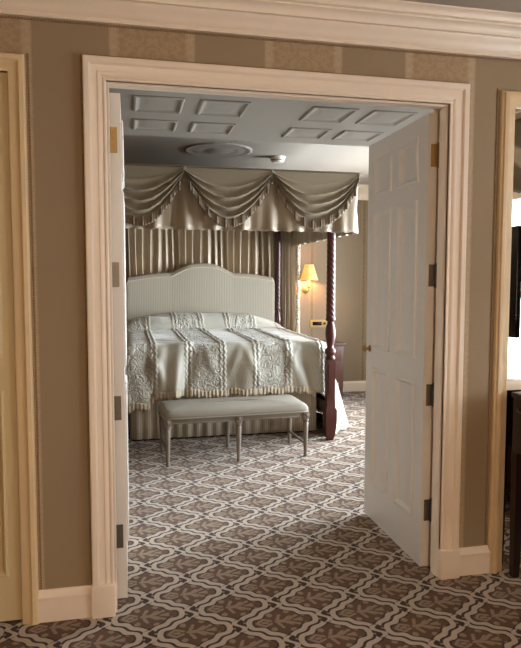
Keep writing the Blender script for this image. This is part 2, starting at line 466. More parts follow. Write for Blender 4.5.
# braid along the wallpaper edges
def braid(pts, name='trim_5', lab=None):
    b = MB()
    for a, c in pts:
        a, c = Vector(a), Vector(c); n = int((c-a).length/.006)
        b.tube([a+(c-a)*i/n for i in range(n+1)], .0036, 6, rf=lambda t, n=n: 1+.38*math.cos(t*n*PI))
    struct(b.build(name, M['braid']), lab)
yb = -.003
braid([((-.870, yb, .14), (-.870, yb, HI+.097)), ((-.870, yb, HI+.099), (.870, yb, HI+.099)), ((.870, yb, .14), (.870, yb, HI+.097))], 'trim_5', 'gimp braid bordering the doorway casing')
braid([((-1.0, yb, 2.487), (-1.0+2.9, yb, 2.487)), ((-2.8, yb, 2.487), (-1.0, yb, 2.487))], 'trim_6', 'gimp braid under the crown moulding')
braid([((-1.074, yb, .14), (-1.074, yb, 2.352)), ((1.024, yb, .14), (1.024, yb, 2.352))], 'trim_7', 'gimp braid beside the yellowed frames')

# closed door at the far left and its frame
YP = [(0, 0), (0, .014), (.006, .018), (.03, .018), (.038, .022), (.044, .030), (.060, .030), (.066, .024), (.066, 0)]
b = MB(); casing(b, DL0, -1.151, 2.276, 0, YP)
b.box((-1.151, -.01, 0), (-1.139, WT, 2.276)); b.box((DL0-.008, -.01, 0), (DL0+.004, WT, 2.276)); b.box((DL0, -.01, 2.276), (-1.139, WT, 2.288))
struct(b.build('trim_8', M['yellowpaint'], angle=35), 'yellowed cream frame of the closed door at the far left')

def leaf_mesh(w, h, t, xs, zs, panels, loops):
    """door leaf: local x 0..w, y 0..t, z 0..h; panels are (i,j) cells of the xs/zs grid"""
    mb = MB(); bm = mb.bm
    for side in (0, 1):
        Y = 0 if side == 0 else t; sg = 1 if side == 0 else -1
        for i in range(len(xs)-1):
            for j in range(len(zs)-1):
                x0, x1, z0, z1 = xs[i], xs[i+1], zs[j], zs[j+1]
                if (i, j) not in panels:
                    bm.faces.new([bm.verts.new(Vector(p)) for p in ((x0, Y, z0), (x1, Y, z0), (x1, Y, z1), (x0, Y, z1))])
                else:
                    R = []
                    for ins, d in loops:
                        R.append([(x0+ins, Y+sg*d, z0+ins), (x1-ins, Y+sg*d, z0+ins), (x1-ins, Y+sg*d, z1-ins), (x0+ins, Y+sg*d, z1-ins)])
                    mb.loft(R, cap=False)
                    bm.faces.new([bm.verts.new(Vector(p)) for p in R[-1]])
    for q in (((0, 0, 0), (w, 0, 0), (w, t, 0), (0, t, 0)), ((0, 0, h), (w, 0, h), (w, t, h), (0, t, h)),
              ((0, 0, 0), (0, t, 0), (0, t, h), (0, 0, h)), ((w, 0, 0), (w, t, 0), (w, t, h), (w, 0, h))):
        bm.faces.new([bm.verts.new(Vector(p)) for p in q])
    bmesh.ops.remove_doubles(bm, verts=bm.verts[:], dist=1e-5)
    return mb
LOOPS = [(-.006, 0), (-.004, -.007), (.004, -.010), (.010, -.007), (.016, .004), (.022, .012), (.040, .012), (.062, .004)]
w = -1.153-DL0-.008
mb = leaf_mesh(w, 2.262, .04, [0, .1, w-.052, w], [0, .2, .98, 1.12, 2.14, 2.262], {(1, 1), (1, 3)}, LOOPS)
d1 = struct(mb.build('door_1', M['olivepaint'], angle=20, loc=(DL0+.006, .004, .012)), 'closed olive-cream panelled door at the far left edge')
b = MB(); b.lathe([(.008, 0), (.008, -.03), (.022, -.036), (.027, -.05), (.022, -.062), (.004, -.066)], (.05, 0, 1.02), 16, 'Y'); b.build('door_knob', M['brass'], d1)

# the two open leaves
LW, LH, LT = .745, 2.236, .045
def hinge(parent, x, z, m, jamb_dir):
    """a butt hinge on the leaf's hinge edge: plate facing the sitting room, barrel and the jamb plate"""
    b = MB()
    return b
def open_leaf(name, label, sx):
    # local frame: origin at the hinge edge, x runs along the leaf (into the bedroom), y is thickness
    xs = [0, .098, .312, .417, .638, LW]; zs = [0, .228, .918, 1.045, 1.832, 1.93, 2.143, LH]
    mb = leaf_mesh(LW, LH, LT, xs, zs, {(i, j) for i in (1, 3) for j in (1, 3, 5)}, LOOPS)
    o = mb.build(name, M['doorpaint'], angle=20)
    # leaf local x -> +Y world, local y -> toward the opening centre for each side
    if sx > 0:
        o.matrix_world = Matrix.Translation((.7215+LT, .092, .012)) @ Matrix.Rotation(PI/2, 4, 'Z')
    else:
        o.matrix_world = Matrix.Translation((-.717, .092, .012)) @ Matrix.Rotation(PI/2, 4, 'Z')
    struct(o, label)
    # local y after the rotation points to -X
    for k, z in enumerate((2.05, 1.474, .885, .302)):
        z -= .012; m = M['brass'] if k == 0 else M['steel']
        b = MB(); hh = .054
        yin = .018 if sx > 0 else .012
        # plate let into the hinge edge
        y0, y1 = (-.004, .030) if sx > 0 else (LT-.030, LT+.004)
        b.box((-.003, y0, z-hh), (.001, y1, z+hh), .0006, 1)
        yk = -.006 if sx > 0 else LT+.006
        b.tube([(-.006, yk, z-hh-.006), (-.006, yk, z-hh), (-.006, yk, z+hh), (-.006, yk, z+hh+.006)], .006, 10)
        for q in (-.034, 0, .034): # screws
            b.lathe([(.0045, -.0042), (.0045, -.002)], (0, (y0+y1)/2 + (.006 if abs(q) > .01 else -.006), z+q), 10, 'X')
        # plate on the jamb reveal
        yj = -.010 if sx > 0 else LT+.010
        b.box((-.044, yj-.0015, z-hh), (-.006, yj+.0015, z+hh), .0006, 1)
        h = b.build('hinge', m, o)
        h['label'] = 'brass hinge' if k == 0 else 'dull grey steel hinge'
    # lock rail knob / edge furniture
    b = MB(); z = 1.03
    for sg, y in ((-1, 0), (1, LT)):
        b.lathe([(.020, y), (.020, y+sg*.004), (.007, y+sg*.006), (.007, y+sg*.020), (.018, y+sg*.026), (.021, y+sg*.034), (.016, y+sg*.042), (.002, y+sg*.044)], (LW-.055, 0, z), 16, 'Y')
    b.build('door_knob', M['steel'] if sx < 0 else M['brass'], o)
    return o
dl = open_leaf('door_2', 'left white door leaf folded back edge-on into the bedroom', -1)
dr = open_leaf('door_3', 'right white six-panel door leaf standing open into the bedroom', 1)
b = MB(); b.box((LW-.06, -.006, 1.93), (LW-.035, .0, 2.12), .002); b.box((LW-.055, -.012, 2.0), (LW-.04, -.006, 2.03), .002)
b.build('flush_bolt', M['steel'], dl)

# ------------------------------------------------------------------ windows
def window(name, x, y0, y1, z0, z1, lab, nv=4):
    b = MB(); f = .06
    b.box((x+.03, y0, z0), (x+.09, y0+f, z1), .004); b.box((x+.03, y1-f, z0), (x+.09, y1, z1), .004)
    b.box((x+.03, y0, z1-f), (x+.09, y1, z1), .004); b.box((x+.03, y0, z0), (x+.09, y1, z0+f), .004)
    zm = (z0+z1)/2; b.box((x+.03, y0, zm-.025), (x+.09, y1, zm+.025), .004)
    for k in range(1, nv):
        yy = y0+(y1-y0)*k/nv; b.box((x+.045, yy-.014, z0), (x+.075, yy+.014, z1), .003)
    b.box((x-.05, y0-.05, z0-.035), (x+.09, y1+.05, z0), .006)
    o = struct(b.build(name, M['cream'], angle=35), lab)
    b = MB(); b.box((x+.058, y0+.02, z0+.02), (x+.062, y1-.02, z1-.02)); b.build('pane', M['glass'], o)
    return o
window('window_1', BXR, *WIN[0], wz0, wz1, 'white sash window near the back corner of the bedroom', 3)
window('window_3', BXR, *WIN[1], wz0, wz1, 'white sash window near the doorway wall of the bedroom', 3)
window('window_2', XR, vy0, vy1, vz0, vz1, 'white sash window of the sitting room seen in the mirror', 3)

# ------------------------------------------------------------------ four-poster bed
CX = .172
PX = (CX-.935, CX+.911); PYF, PYB = 2.58, 4.66
bed = thing('four_poster_bed', (CX, 3.7, 0), 'four-poster bed with twisted mahogany posts and swagged taupe canopy', 'bed')
def bedpart(mb, name, m, parent=None, **k):
    o = mb.build(name, m, parent or bed, **k)
    if parent is None: o.location = Vector((-CX, -3.7, 0))
    return o
def post_mesh(c):
    b = MB()
    b.square([(.026, 0), (.034, .03), (.040, .06), (.048, .14), (.051, .19), (.051, .28), (.040, .30), (.036, .40), (.038, .70), (.034, .735)], (c[0], c[1], 0))
    b.square([(.020, .42), (.024, .42), (.024, .70), (.014, .725)], (c[0], c[1]-.018, 0))   # raised tongue on the front face
    b.lathe([(.02, .73), (.040, .735), (.046, .75), (.040, .765), (.034, .775), (.046, .79), (.050, .81), (.046, .83), (.034, .84), (.028, .855), (.032, .875), (.042, .92), (.047, .96), (.046, .99),
             (.040, 1.04), (.030, 1.065), (.028, 1.08), (.044, 1.09), (.046, 1.10), (.040, 1.115), (.036, 1.12)], (c[0], c[1], 0), 24)
    n = 200; prof = [(.0385-.006*i/n, 1.115+1.22*i/n) for i in range(n+1)]
    b.lathe(prof, (c[0], c[1], 0), 40, mod=lambda a, h: 1+.20*abs(math.cos(2.5*(a+h*2*PI/.24)))**.8 - .12)
    return b
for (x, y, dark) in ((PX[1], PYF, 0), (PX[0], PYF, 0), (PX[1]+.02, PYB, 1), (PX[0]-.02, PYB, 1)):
    bedpart(post_mesh((x, y)), 'post', M['mahogany_dark_shaded'] if dark else M['mahogany'], angle=50)  # back posts take the darker colour to stand in for their shadow
# headboard outline
HX0, HX1 = CX-.885, CX+.885
def hb_top(x):
    t = abs(x-CX-.0)/.885
    if t > .965: return 1.492-.05*((t-.965)/.035)**2
    if t > .42: return 1.54-.05*((t-.42)/.53)**1.8
    if t > .18:
        k = (.42-t)/.24; return 1.54+.10*k**1.15*(1.35-.35*k)
    return 1.64+.015*(1-(t/.18)**2)
b = MB(); n = 120
xs = [HX0+(HX1-HX0)*i/n for i in range(n+1)]
prof = []
for i, x in enumerate(xs):
    zt = hb_top(x)
    prof.append([(x, 4.64, .35), (x, 4.632, .6), (x, 4.622, zt-.06), (x, 4.632, zt-.016), (x, 4.655, zt), (x, 4.69, zt-.004), (x, 4.70, zt-.02), (x, 4.70, .35)])
b.loft(prof)
hbo = bedpart(b, 'headboard', M['head'], angle=60)
b = MB()
b.tube([(x, 4.624, hb_top(x)-.05) for x in xs], .006, 8)
pp = b.build('piping', M['piping'], hbo)
# base with striped skirt, rails and plinth
def skirt_pt(u, v):
    x0, x1, y0, y1 = CX-.86, CX+.87, 2.86, 4.62
    L1 = y1-y0; L2 = x1-x0; T = 2*L1+L2; s = u*T
    wv = .006*math.sin(s*70)+.004*math.sin(s*31+1)
    if s < L1: p = Vector((x0-wv, y1-s, 0))
    elif s < L1+L2: p = Vector((x0+(s-L1), y0-wv, 0))
    else: p = Vector((x1+wv, y0+(s-L1-L2), 0))
    p.z = .022+v*.62
    return p
b = MB(); b.grid(skirt_pt, 500, 3)
sk = bedpart(b, 'bed_skirt', M['skirt'], angle=60); solid(sk, .006)
b = MB(); b.box((CX-.84, 2.9, .10), (CX+.84, 4.62, .86), .03)
bedpart(b, 'mattress', M['lace'])
b = MB(); b.box((CX-.85, 2.90, 0), (CX+.85, 4.6, .06)); bedpart(b, 'plinth', M['mahogany_dark_shaded'], smooth=False)
for s in (0, 1):
    b = MB(); x = PX[s]; b.box((x-.018, 2.6, .22), (x+.018, 4.66, .34), .006); bedpart(b, 'side_rail', M['mahogany_dark_shaded'])
# canopy
VX0, VX1, VYF = -.985, 1.285, 2.46; VZ0, VZ1 = 1.868, 2.378
b = MB(); b.box((VX0+.03, VYF+.03, 2.31), (VX1-.03, 4.78, 2.36), .01); bedpart(b, 'canopy_top', M['valance'])
def val_path(u):
    L1 = 4.78-VYF; L2 = VX1-VX0; T = 2*L1+L2; s = u*T
    if s < L1: return Vector((VX0, 4.78-s, 0)), Vector((-1, 0, 0)), s
    if s < L1+L2: return Vector((VX0+s-L1, VYF, 0)), Vector((0, -1, 0)), s
    return Vector((VX1, VYF+s-L1-L2, 0)), Vector((1, 0, 0)), s
def val_pt(u, v):
    p, nrm, s = val_path(u)
    amp = .020*(1-v)**1.2
    wv = amp*(math.sin(s*27)+.6*math.sin(s*51+2)+.4*math.sin(s*16+1))
    q = p + nrm*(wv+.012*(1-v))
    q.z = VZ0+(VZ1-VZ0)*v + (.004*math.sin(s*60) if v < .01 else 0)
    return q
b = MB(); b.grid(val_pt, 460, 14)
vo = bedpart(b, 'valance', M['valance'], angle=80); solid(vo, .004)
b = MB()
def edge_pts(z, off):
    return [(VX0-off, 4.78, z), (VX0-off, VYF-off, z), (VX1+off, VYF-off, z), (VX1+off, 4.78, z)]
for i in range(3):
    e = edge_pts(2.378, .004); b.tube([e[i], e[i+1]], .011, 10)
bedpart(b, 'canopy_cord', M['swag'])
peaks = [VX0, -.235, .504, 1.276]
def swag_surface(xa, xb, seed):
    r = random.Random(seed); ph = r.uniform(0, 1)
    def P(u, v):
        w = 2*u-1
        sag = (1-abs(w)**2.35)
        depth = .40*v**.92
        z = 2.368-depth*sag - .05*v*(abs(w)**6)
        z -= .012*v*sag*math.sin(w*5+seed)
        # folds that run along the sag and gather at the peaks
        fold = max(0, (v-.18)/.82)
        rid = 1-abs(math.sin((v**1.15)*PI*4.6+ph*2+w*.8))**.6
        y = VYF-.028-.055*min(1, fold*2.2)*rid*(.55+.45*sag) - .03*math.sin(PI*min(1, v*1.05))*sag - .010
        x = xa+(xb-xa)*u + .02*w*v*0
        return Vector((x, y, z))
    return P
for si in range(3):
    xa, xb = peaks[si], peaks[si+1]; P = swag_surface(xa, xb, si+1)
    b = MB(); b.grid(P, 56, 80)
    so = bedpart(b, 'swag', M['swag'], angle=80); solid(so, .003)
    # fringe hung from the lower edge
    def F(u, v, P=P):
        u2 = .035+.93*u; p = P(u2, 1.0)
        return Vector((p.x, p.y-.004+.004*math.sin(u*190)*v, p.z-.072*v*(.55+.45*math.sin(PI*u)**.5)))
    b = MB(); b.grid(F, 120, 4); fo = b.build('fringe', M['fringe'], so, angle=80); solid(fo, .003)
    nt_ = 10; first = None
    for k in range(nt_):
        u = .06+.88*k/(nt_-1); p = P(u, 1.0)
        if first is None:
            b = MB(); b.lathe([(.002, .018), (.006, .014), (.009, .004), (.006, -.004), (.009, -.012), (.011, -.055), (.009, -.058)], (0, 0, 0), 10)
            first = b.build('tassel', M['tassel'], so); t = first
        else:
            t = first.copy(); COL.objects.link(t); t.parent = so
        t.location = (p.x, p.y-.012, p.z-.008)
    # gathered rosette at the peak
for px in peaks[1:]:
    b = MB()
    b.lathe([(.004, -.030), (.016, -.026), (.020, -.012), (.016, .0)], (px, VYF-.02, 2.362), 12, 'Y', mod=lambda a, h: 1+.2*math.cos(6*a))
    b.tube([(px-.004, VYF-.045, 2.35), (px-.006, VYF-.05, 2.30), (px-.006, VYF-.05, 2.26)], .010, 8, rf=lambda t: .6+.6*t)
    bedpart(b, 'rosette', M['swag'])

# bed curtains
def curtain(name, x0, x1, y, z0, z1, npl, amp, m, label, cat='curtain', seed=0):
    r = random.Random(seed); K = [r.uniform(.7, 1.3) for _ in range(npl+2)]
    def P(u, v):
        t = u*npl; k = int(t); a = K[k]*(1-(t-k))+K[k+1]*(t-k)
        w = math.sin(2*PI*(t+.25*a*math.sin(2*PI*u*3)))
        sp = .006*math.sin(v*5+u*20)
        return Vector((x0+(x1-x0)*u+sp+.012*math.cos(2*PI*t)*a, y - amp*a*w*(1-.25*v)+.008*math.sin(u*9), z0+(z1-z0)*v))
    b = MB(); b.grid(P, npl*14, 10)
    o = b.build(name, m, angle=80); solid(o, .003)
    return tag(o, label, cat)
curtain('bed_curtain', -.70, 1.06, 4.752, 1.1, 2.31, 21, .030, M['drape'], 'pleated gold-taupe curtain hanging behind the striped headboard', seed=3)
sc_ = curtain('bed_curtain', 1.160, 1.365, 4.72, .60, 2.31, 5, .028, M['drape'], 'narrow taupe bed curtain drawn back beside the lit wall lamp', seed=5)
b = MB()
b.grid(lambda u, v: Vector((1.35+.045*u, 4.690-.012*math.sin(u*PI)+.006*math.sin(v*40), .60+1.71*v)), 4, 80)
o = b.build('trim_band', M['trimband'], sc_); solid(o, .008); o['label'] = 'pale patterned edge trim'

# ------------------------------------------------------------------ bedspread
SX0, SX1 = CX-.93, CX+.925
fn = smooth_noise(11, 7, 1.0); fn2 = smooth_noise(23, 7, 1.0)
TOPZ = .895
def seam_h(x, s):
    t = (x-SEAM0)/SEAMP; d = (t-round(t))*SEAMP
    sc2 = .012*math.sin(s*2*PI/.045)*(1 if d > 0 else -1)
    h = 0
    for off in (-.018, .018):
        dd = abs(d-off-.006*math.sin(s*2*PI/.05))
        h += .009*math.exp(-(dd/.008)**2)
    return h
LY = [4.60, 4.25]  # pillow zone
def pillow(x, y):
    ex = min(1, max(0, (x-(CX+.50))/.44)); exl = min(1, max(0, ((CX-.52)-x)/.41))
    k = (4.62-y)/.42
    if k >= 1: return 0
    q = min(1, max(0, 1-k)*2.4)
    h = .150*math.sin(q*PI/2)**.62
    h *= (1-.97*ex**1.35)*(1-.45*exl**1.2)
    return h*(1+.06*math.sin(x*4.2+1.0)+.04*math.sin(x*11+y*9))
def edge_drop(x): return .035*max(0, (abs(x-CX)-.80)/.13)**2
VTOT = 2.362
def spread_pt(u, v):
    """u across, v: 0 at the headboard -> 1 at the front hem"""
    x = SX0+(SX1-SX0)*u
    S = v*VTOT                     # arc length
    R = .075; yE = 4.62-1.90
    def ztop(y):
        z = TOPZ+.006*fn(x*2.2, y*2.2)-edge_drop(x)
        z += .016*fn2(x*3+5, y*4)*max(0, min(1, (3.6-y)/.8))
        return z+.008*math.sin(y*17+x*5)*max(0, min(1, (y-3.6)/.3))
    if S < 1.90:
        y = 4.62-S; z = ztop(y)+pillow(x, y)
    else:
        d = S-1.90; z0 = ztop(yE); a = d/R
        if a < PI/2: y = yE-R*math.sin(a); z = z0-R*(1-math.cos(a))
        else:
            q = d-R*PI/2; y = yE-R-.03*q; z = z0-R-q
    d = max(0, S-1.82)
    q = min(1, d/.30)
    t = ((x-SEAM0)/(2*SEAMP)) % 1
    sm = .5+.5*math.cos(2*PI*(t-.75))          # fuller in the plain panels
    kx = x*13+1.2*math.sin(x*3.1)
    f = .55*math.sin(kx+5*d*math.sin(x*2.3+1))+.40*math.sin(x*23+d*11*math.cos(x*4))+.3*math.sin(x*7-d*9+2)
    f = math.copysign(abs(f)**1.2, f)
    y -= q*(.012+.034*sm)*f
    # diagonal pulls from the front edge
    pull = 0
    for (cx, dr, L) in ((-.62, .9, .40), (-.34, -.8, .45), (-.10, .7, .40), (.24, .8, .45), (.33, -.7, .40), (.62, .8, .45), (.86, -.6, .45)):
        c = cx+dr*(d)*.55; w_ = .022+.06*d
        if 0 < d < L*1.3: pull += math.exp(-((x-c)/w_)**2)*math.sin(min(1, d/(L*1.3))*PI)
    y -= .015*pull*q
    h_ = min(1, max(0, d-.1)/.4)
    z -= h_*(.11*max(0, (x-(CX+.70))/.22)**1.5+.10*min(1, max(0, ((CX-.62)-x)/.10)))
    z += .006*math.sin(x*38)*h_
    h = seam_h(x, S)
    if S < 1.92: z += h
    else: y -= h
    return Vector((x, y, z))
b = MB(); b.grid(spread_pt, 300, 330, uvf=lambda u, v: (SX0+(SX1-SX0)*u, v*VTOT))
def side_pt(sgn):
    def f(u, v):
        """u along the length: wraps the front corner, then runs to the head; v down"""
        x0 = SX1 if sgn > 0 else SX0
        base = TOPZ-.035; d = v*.90; R = .05
        k = u/.14
        yl = 2.90+(4.58-2.90)*max(0, (u-.14)/.86)
        fold = .030*math.sin(yl*13)+.02*math.sin(yl*23+1)
        if d < R*PI/2:
            a = d/R; o = R*math.sin(a); z = base-R*(1-math.cos(a))
        else:
            q = d-R*PI/2
            o = R+.27*q+.02*q*q+min(1, q/.4)*fold; z = base-R-q*.985
        if k < 1:
            o = -.015+(o+.015)*k**.85; yl = 2.665+.235*k+.016*math.sin(k*9+v*2)*v
        return Vector((x0+sgn*o, yl, max(z, .012+.006*math.sin(u*90))))
    return f
b.grid(side_pt(1), 150, 70, uvf=lambda u, v: (SEAM0+.9+v*.6, u*1.8))
b.grid(side_pt(-1), 90, 40, uvf=lambda u, v: (SEAM0+.9+v*.6, u*1.8))
spo = b.build('bedspread', M['spread'], angle=80); solid(spo, .012)
tag(spo, 'pale quilted satin bedspread drawn over the pillows and down to the carpet', 'bedspread')
# fringe and tasselled braid on the front hem
def hem(u, v):
    p = spread_pt(u*.93, 1.0); return Vector((p.x, p.y-.010+.003*math.sin(u*330), p.z+.018-.062*v+.006*math.sin(u*130)*v))
b = MB(); b.grid(hem, 420, 3); h = b.build('hem_fringe', M['hem'], spo); solid(h, .004); h['label'] = 'brown and cream tufted fringe'

# ------------------------------------------------------------------ bench
BR = math.radians(2.6)
bench = thing('bench', (.143, 2.31, 0), 'long grey padded bench with slim turned legs at the foot of the bed', 'bench', rz=BR)
bl, bd, BZ0 = .565, .220, .372
def leg_prof(): return [(.012, 0), (.016, .01), (.014, .03), (.0165, .06), (.021, .22), (.0235, .285), (.019, .292), (.026, .300), (.026, .308), (.020, .314), (.022, .320)]
legpos = [(x, y) for y in (-bd, bd) for x in (-bl, 0, bl)]
for x, y in legpos:
    b = MB(); b.lathe(leg_prof(), (x, y, 0), 16); b.box((x-.026, y-.026, .318), (x+.026, y+.026, BZ0), .003)
    s = -1 if y < 0 else 1
    b.lathe([(.019, s*.024), (.019, s*.029), (.013, s*.030), (.010, s*.034), (.002, s*.035)], (x, y, .352), 14, 'Y')
    b.build('leg', M['benchwood'], bench)
for y in (-bd, bd):
    b = MB()
    for x0, x1 in ((-bl+.02, -.02), (.02, bl-.02)):
        b.box((x0, y-.016, .334), (x1, y+.016, BZ0), .002); b.box((x0, y-.021, .334), (x1, y+.021, .344), .003)
    b.build('apron', M['benchwood'], bench)
for x in (-bl, bl):
    b = MB(); b.box((x-.016, -bd, .334), (x+.016, bd, BZ0), .002); b.build('apron', M['benchwood'], bench)
    b = MB(); b.tube([(x, -bd, .105), (x, 0, .105), (x, bd, .105)], .011, 10); b.build('stretcher', M['benchwood'], bench)
b = MB()
def cush(u, v):
    a = u*2*PI; ca, sa = math.cos(a), math.sin(a)
    sx = math.copysign(abs(ca)**.16, ca); sy = math.copysign(abs(sa)**.16, sa)
    prof = [(.975, 0), (1.0, .012), (1.005, .026), (.995, .042), (.97, .056), (.93, .066), (.84, .073), (.6, .080), (.3, .083), (.0, .084)]
    i = min(len(prof)-2, int(v*(len(prof)-1))); t = v*(len(prof)-1)-i
    r = prof[i][0]*(1-t)+prof[i+1][0]*t; h = prof[i][1]*(1-t)+prof[i+1][1]*t
    # inset by constant rather than scaled ring
    ix = (1-r)*.45
    rx, ry = (bl+.030)-ix, (bd+.028)-ix*.85
    if r < .9: rx *= (r/.9)**.2 if r > 0 else 0; ry *= (r/.9)**.6 if r > 0 else 0
    return Vector((rx*sx, ry*sy, BZ0+h + .003*math.sin(sx*9)*(r < .98)))
b.grid(cush, 96, 36, closeu=True)
bmesh.ops.remove_doubles(b.bm, verts=b.bm.verts[:], dist=1e-4)
cu = b.build('seat_cushion', M['benchfab'], bench, angle=60)
b = MB()
b.tube([((bl+.030)*math.copysign(abs(math.cos(t))**.16, math.cos(t)), (bd+.028)*math.copysign(abs(math.sin(t))**.16, math.sin(t)), BZ0+.006) for t in [2*PI*i/160 for i in range(161)]], .0055, 8)
b.build('piping', M['benchfab'], cu)

# ------------------------------------------------------------------ wall lamp, control panel, nightstand, ceiling fittings
LX, LYY = 1.515, 4.70
lamp = thing('wall_lamp', (LX, BY, 1.33), 'lit brass wall lamp with cream shade beside the bed curtain', 'lamp')
def lp(mb, n, m, **k):
    o = mb.build(n, m, lamp, **k); o.location = (-LX, -BY, -1.33); return o
b = MB(); b.lathe([(.004, 0), (.042, -.001), (.045, -.006), (.036, -.014), (.015, -.020)], (LX, BY, 1.33), 20, 'Y'); lp(b, 'back_plate', M['brass'])
b = MB(); b.tube([(LX, BY-.015, 1.33), (LX, BY-.06, 1.315), (LX, BY-.11, 1.31), (LX, BY-.145, 1.325), (LX, LYY, 1.35), (LX, LYY, 1.37)], .007, 10)
b.lathe([(.006, 1.36), (.026, 1.368), (.028, 1.374), (.008, 1.378)], (LX, LYY, 0), 16); lp(b, 'arm', M['brass'])
b = MB(); b.lathe([(.012, 1.376), (.012, 1.455), (.009, 1.46), (.004, 1.462)], (LX, LYY, 0), 14); lp(b, 'candle_tube', M['ivory'])
b = MB(); b.grid(lambda u, v: Vector((LX+(.112-.058*v)*math.cos(2*PI*u), LYY+(.112-.058*v)*math.sin(2*PI*u), 1.452+.195*v)), 40, 6, closeu=True)
o = lp(b, 'lamp_shade', M['shade']); solid(o, .002)
L = bpy.data.lights.new('wall_lamp_bulb', 'POINT'); L.energy = 3.0; L.color = (1, .70, .38); L.shadow_soft_size = .03
lo = bpy.data.objects.new('bulb_light', L); COL.objects.link(lo); lo.location = (LX, LYY, 1.50)

cp = thing('mounted_control_panel', (1.695, BY, .90), 'small ivory wall control panel with black display below the lamp', 'control panel')
b = MB(); b.box((-.115, -.012, -.05), (.105, 0, .045), .004); b.build('plate', M['panelgold'], cp)
b = MB(); b.box((-.085, -.016, -.026), (.035, -.010, .020), .002); b.build('display', M['black'], cp)
b = MB(); b.lathe([(.018, -.012), (.017, -.024), (.004, -.026)], (.073, 0, -.003), 18, 'Y'); b.build('dial', M['mahogany'], cp)
b = MB()
ns = thing('nightstand', (1.66, 4.60, 0), 'brown wooden nightstand partly hidden behind the twisted bedpost', 'nightstand')
b = MB(); b.box((-.24, -.21, .655), (.24, .21, .685), .006); b.build('table_top', M['walnut'], ns)
b = MB(); b.box((-.215, -.19, .20), (.215, .19, .655), .003); b.build('body', M['walnut'], ns)
b = MB(); b.box((-.19, -.200, .47), (.19, -.189, .63), .003); dw = b.build('drawer', M['walnut'], ns)
b = MB(); b.lathe([(.006, -.20), (.006, -.212), (.014, -.218), (.012, -.228), (.002, -.23)], (0, 0, .55), 14, 'Y'); b.build('knob', M['brass'], dw)
for x in (-.195, .195):
    for y in (-.17, .17):
        b = MB(); b.square([(.014, 0), (.020, .21)], (x, y, 0)); b.build('leg', M['walnut'], ns)

b = MB(); b.lathe([(.075, 0), (.075, -.018), (.068, -.026), (.064, -.044), (.050, -.056), (.004, -.058)], (.76, 3.28, BZ), 28)
sm = tag(b.build('smoke_detector', M['whiteplastic']), 'white smoke detector on the bedroom ceiling above the canopy', 'smoke detector')
b = MB(); b.tube([(.76+.066*math.cos(t), 3.28+.066*math.sin(t), BZ-.036) for t in [2*PI*i/32 for i in range(33)]], .004, 6); b.build('vent_ring', M['steel'], sm)
b = MB(); b.lathe([(.32, 0), (.315, -.006), (.295, -.012), (.28, -.008), (.23, -.006), (.20, -.010), (.17, -.006), (.12, -.007), (.09, -.012), (.05, -.014), (.01, -.015)], (.145, 3.10, BZ), 64,
    mod=lambda a, h: 1+.018*math.cos(24*a))
tag(b.build('ceiling_rose', M['ceil']), 'round plaster ceiling rose in front of the canopy', 'ceiling rose')

# ------------------------------------------------------------------ mirror and dressing table at the right edge
mir = thing('wall_mirror', (1.5, 0, 0), 'tall mirror in a yellowed gilt frame at the right edge', 'mirror')
GP = [(0, .001), (0, .012), (.006, .016), (.020, .017), (.030, .022), (.036, .030), (.050, .034), (.062, .030), (.066, .022), (.072, .020), (.076, .014), (.076, .001)]
b = MB(); casing(b, 1.113, 1.85, 2.268, 0, GP)
fr = b.build('mirror_frame', M['gilt'], mir, angle=40); fr.location = (-1.5, 0, 0)
b = MB(); b.box((1.10, -.022, .914), (1.86, -.008, .966), .005); o = b.build('cross_rail', M['marble'], mir); o.location = (-1.5, 0, 0); o['label'] = 'pale cream cross rail'
b = MB(); b.box((1.105, -.008, .02), (1.858, -.002, 2.275))
gl = b.build('mirror_glass', M['mirror'], mir, smooth=False); gl.location = (-1.5, 0, 0)

dt = thing('dressing_table', (1.5, -.26, 0), 'dark wooden dressing table standing in front of the mirror', 'table')
def dp(mb, n, m, parent=None, **k):
    o = mb.build(n, m, parent or dt, **k)
    if parent is None: o.location = (-1.5, .26, 0)
    return o
TX0, TX1, TY0, TY1 = 1.118, 1.82, -.47, -.045
b = MB(); b.box((TX0-.005, TY0-.01, .885), (TX1+.01, TY1, .912), .006); dp(b, 'table_top', M['espresso'])
b = MB(); b.box((TX0+.004, TY0+.01, .62), (TX1, TY1-.006, .885), .004); dp(b, 'apron', M['espresso'])
for k in (0, 1):
    x0 = TX0+.03+k*.335; b = MB(); b.box((x0, TY0-.002, .70), (x0+.31, TY0+.012, .87), .003); d = dp(b, 'drawer', M['espresso'])
    b = MB(); b.tube([(x0+.10, TY0-.004, .81), (x0+.105, TY0-.022, .808), (x0+.155, TY0-.028, .800), (x0+.205, TY0-.022, .808), (x0+.21, TY0-.004, .81)], .005, 8); h = b.build('handle', M['steel'], d)
b = MB(); b.tube([(TX0+.003, -.09, .838), (TX0-.014, -.11, .832), (TX0-.018, -.17, .828), (TX0-.014, -.23, .832), (TX0+.003, -.25, .838)], .005, 8); dp(b, 'side_handle', M['steel'])
for x in (TX0+.022, TX1-.024):
    for y in (TY0+.03, TY1-.03):
        b = MB(); b.square([(.016, 0), (.018, .1), (.022, .62)], (x, y, 0)); dp(b, 'leg', M['espresso'])

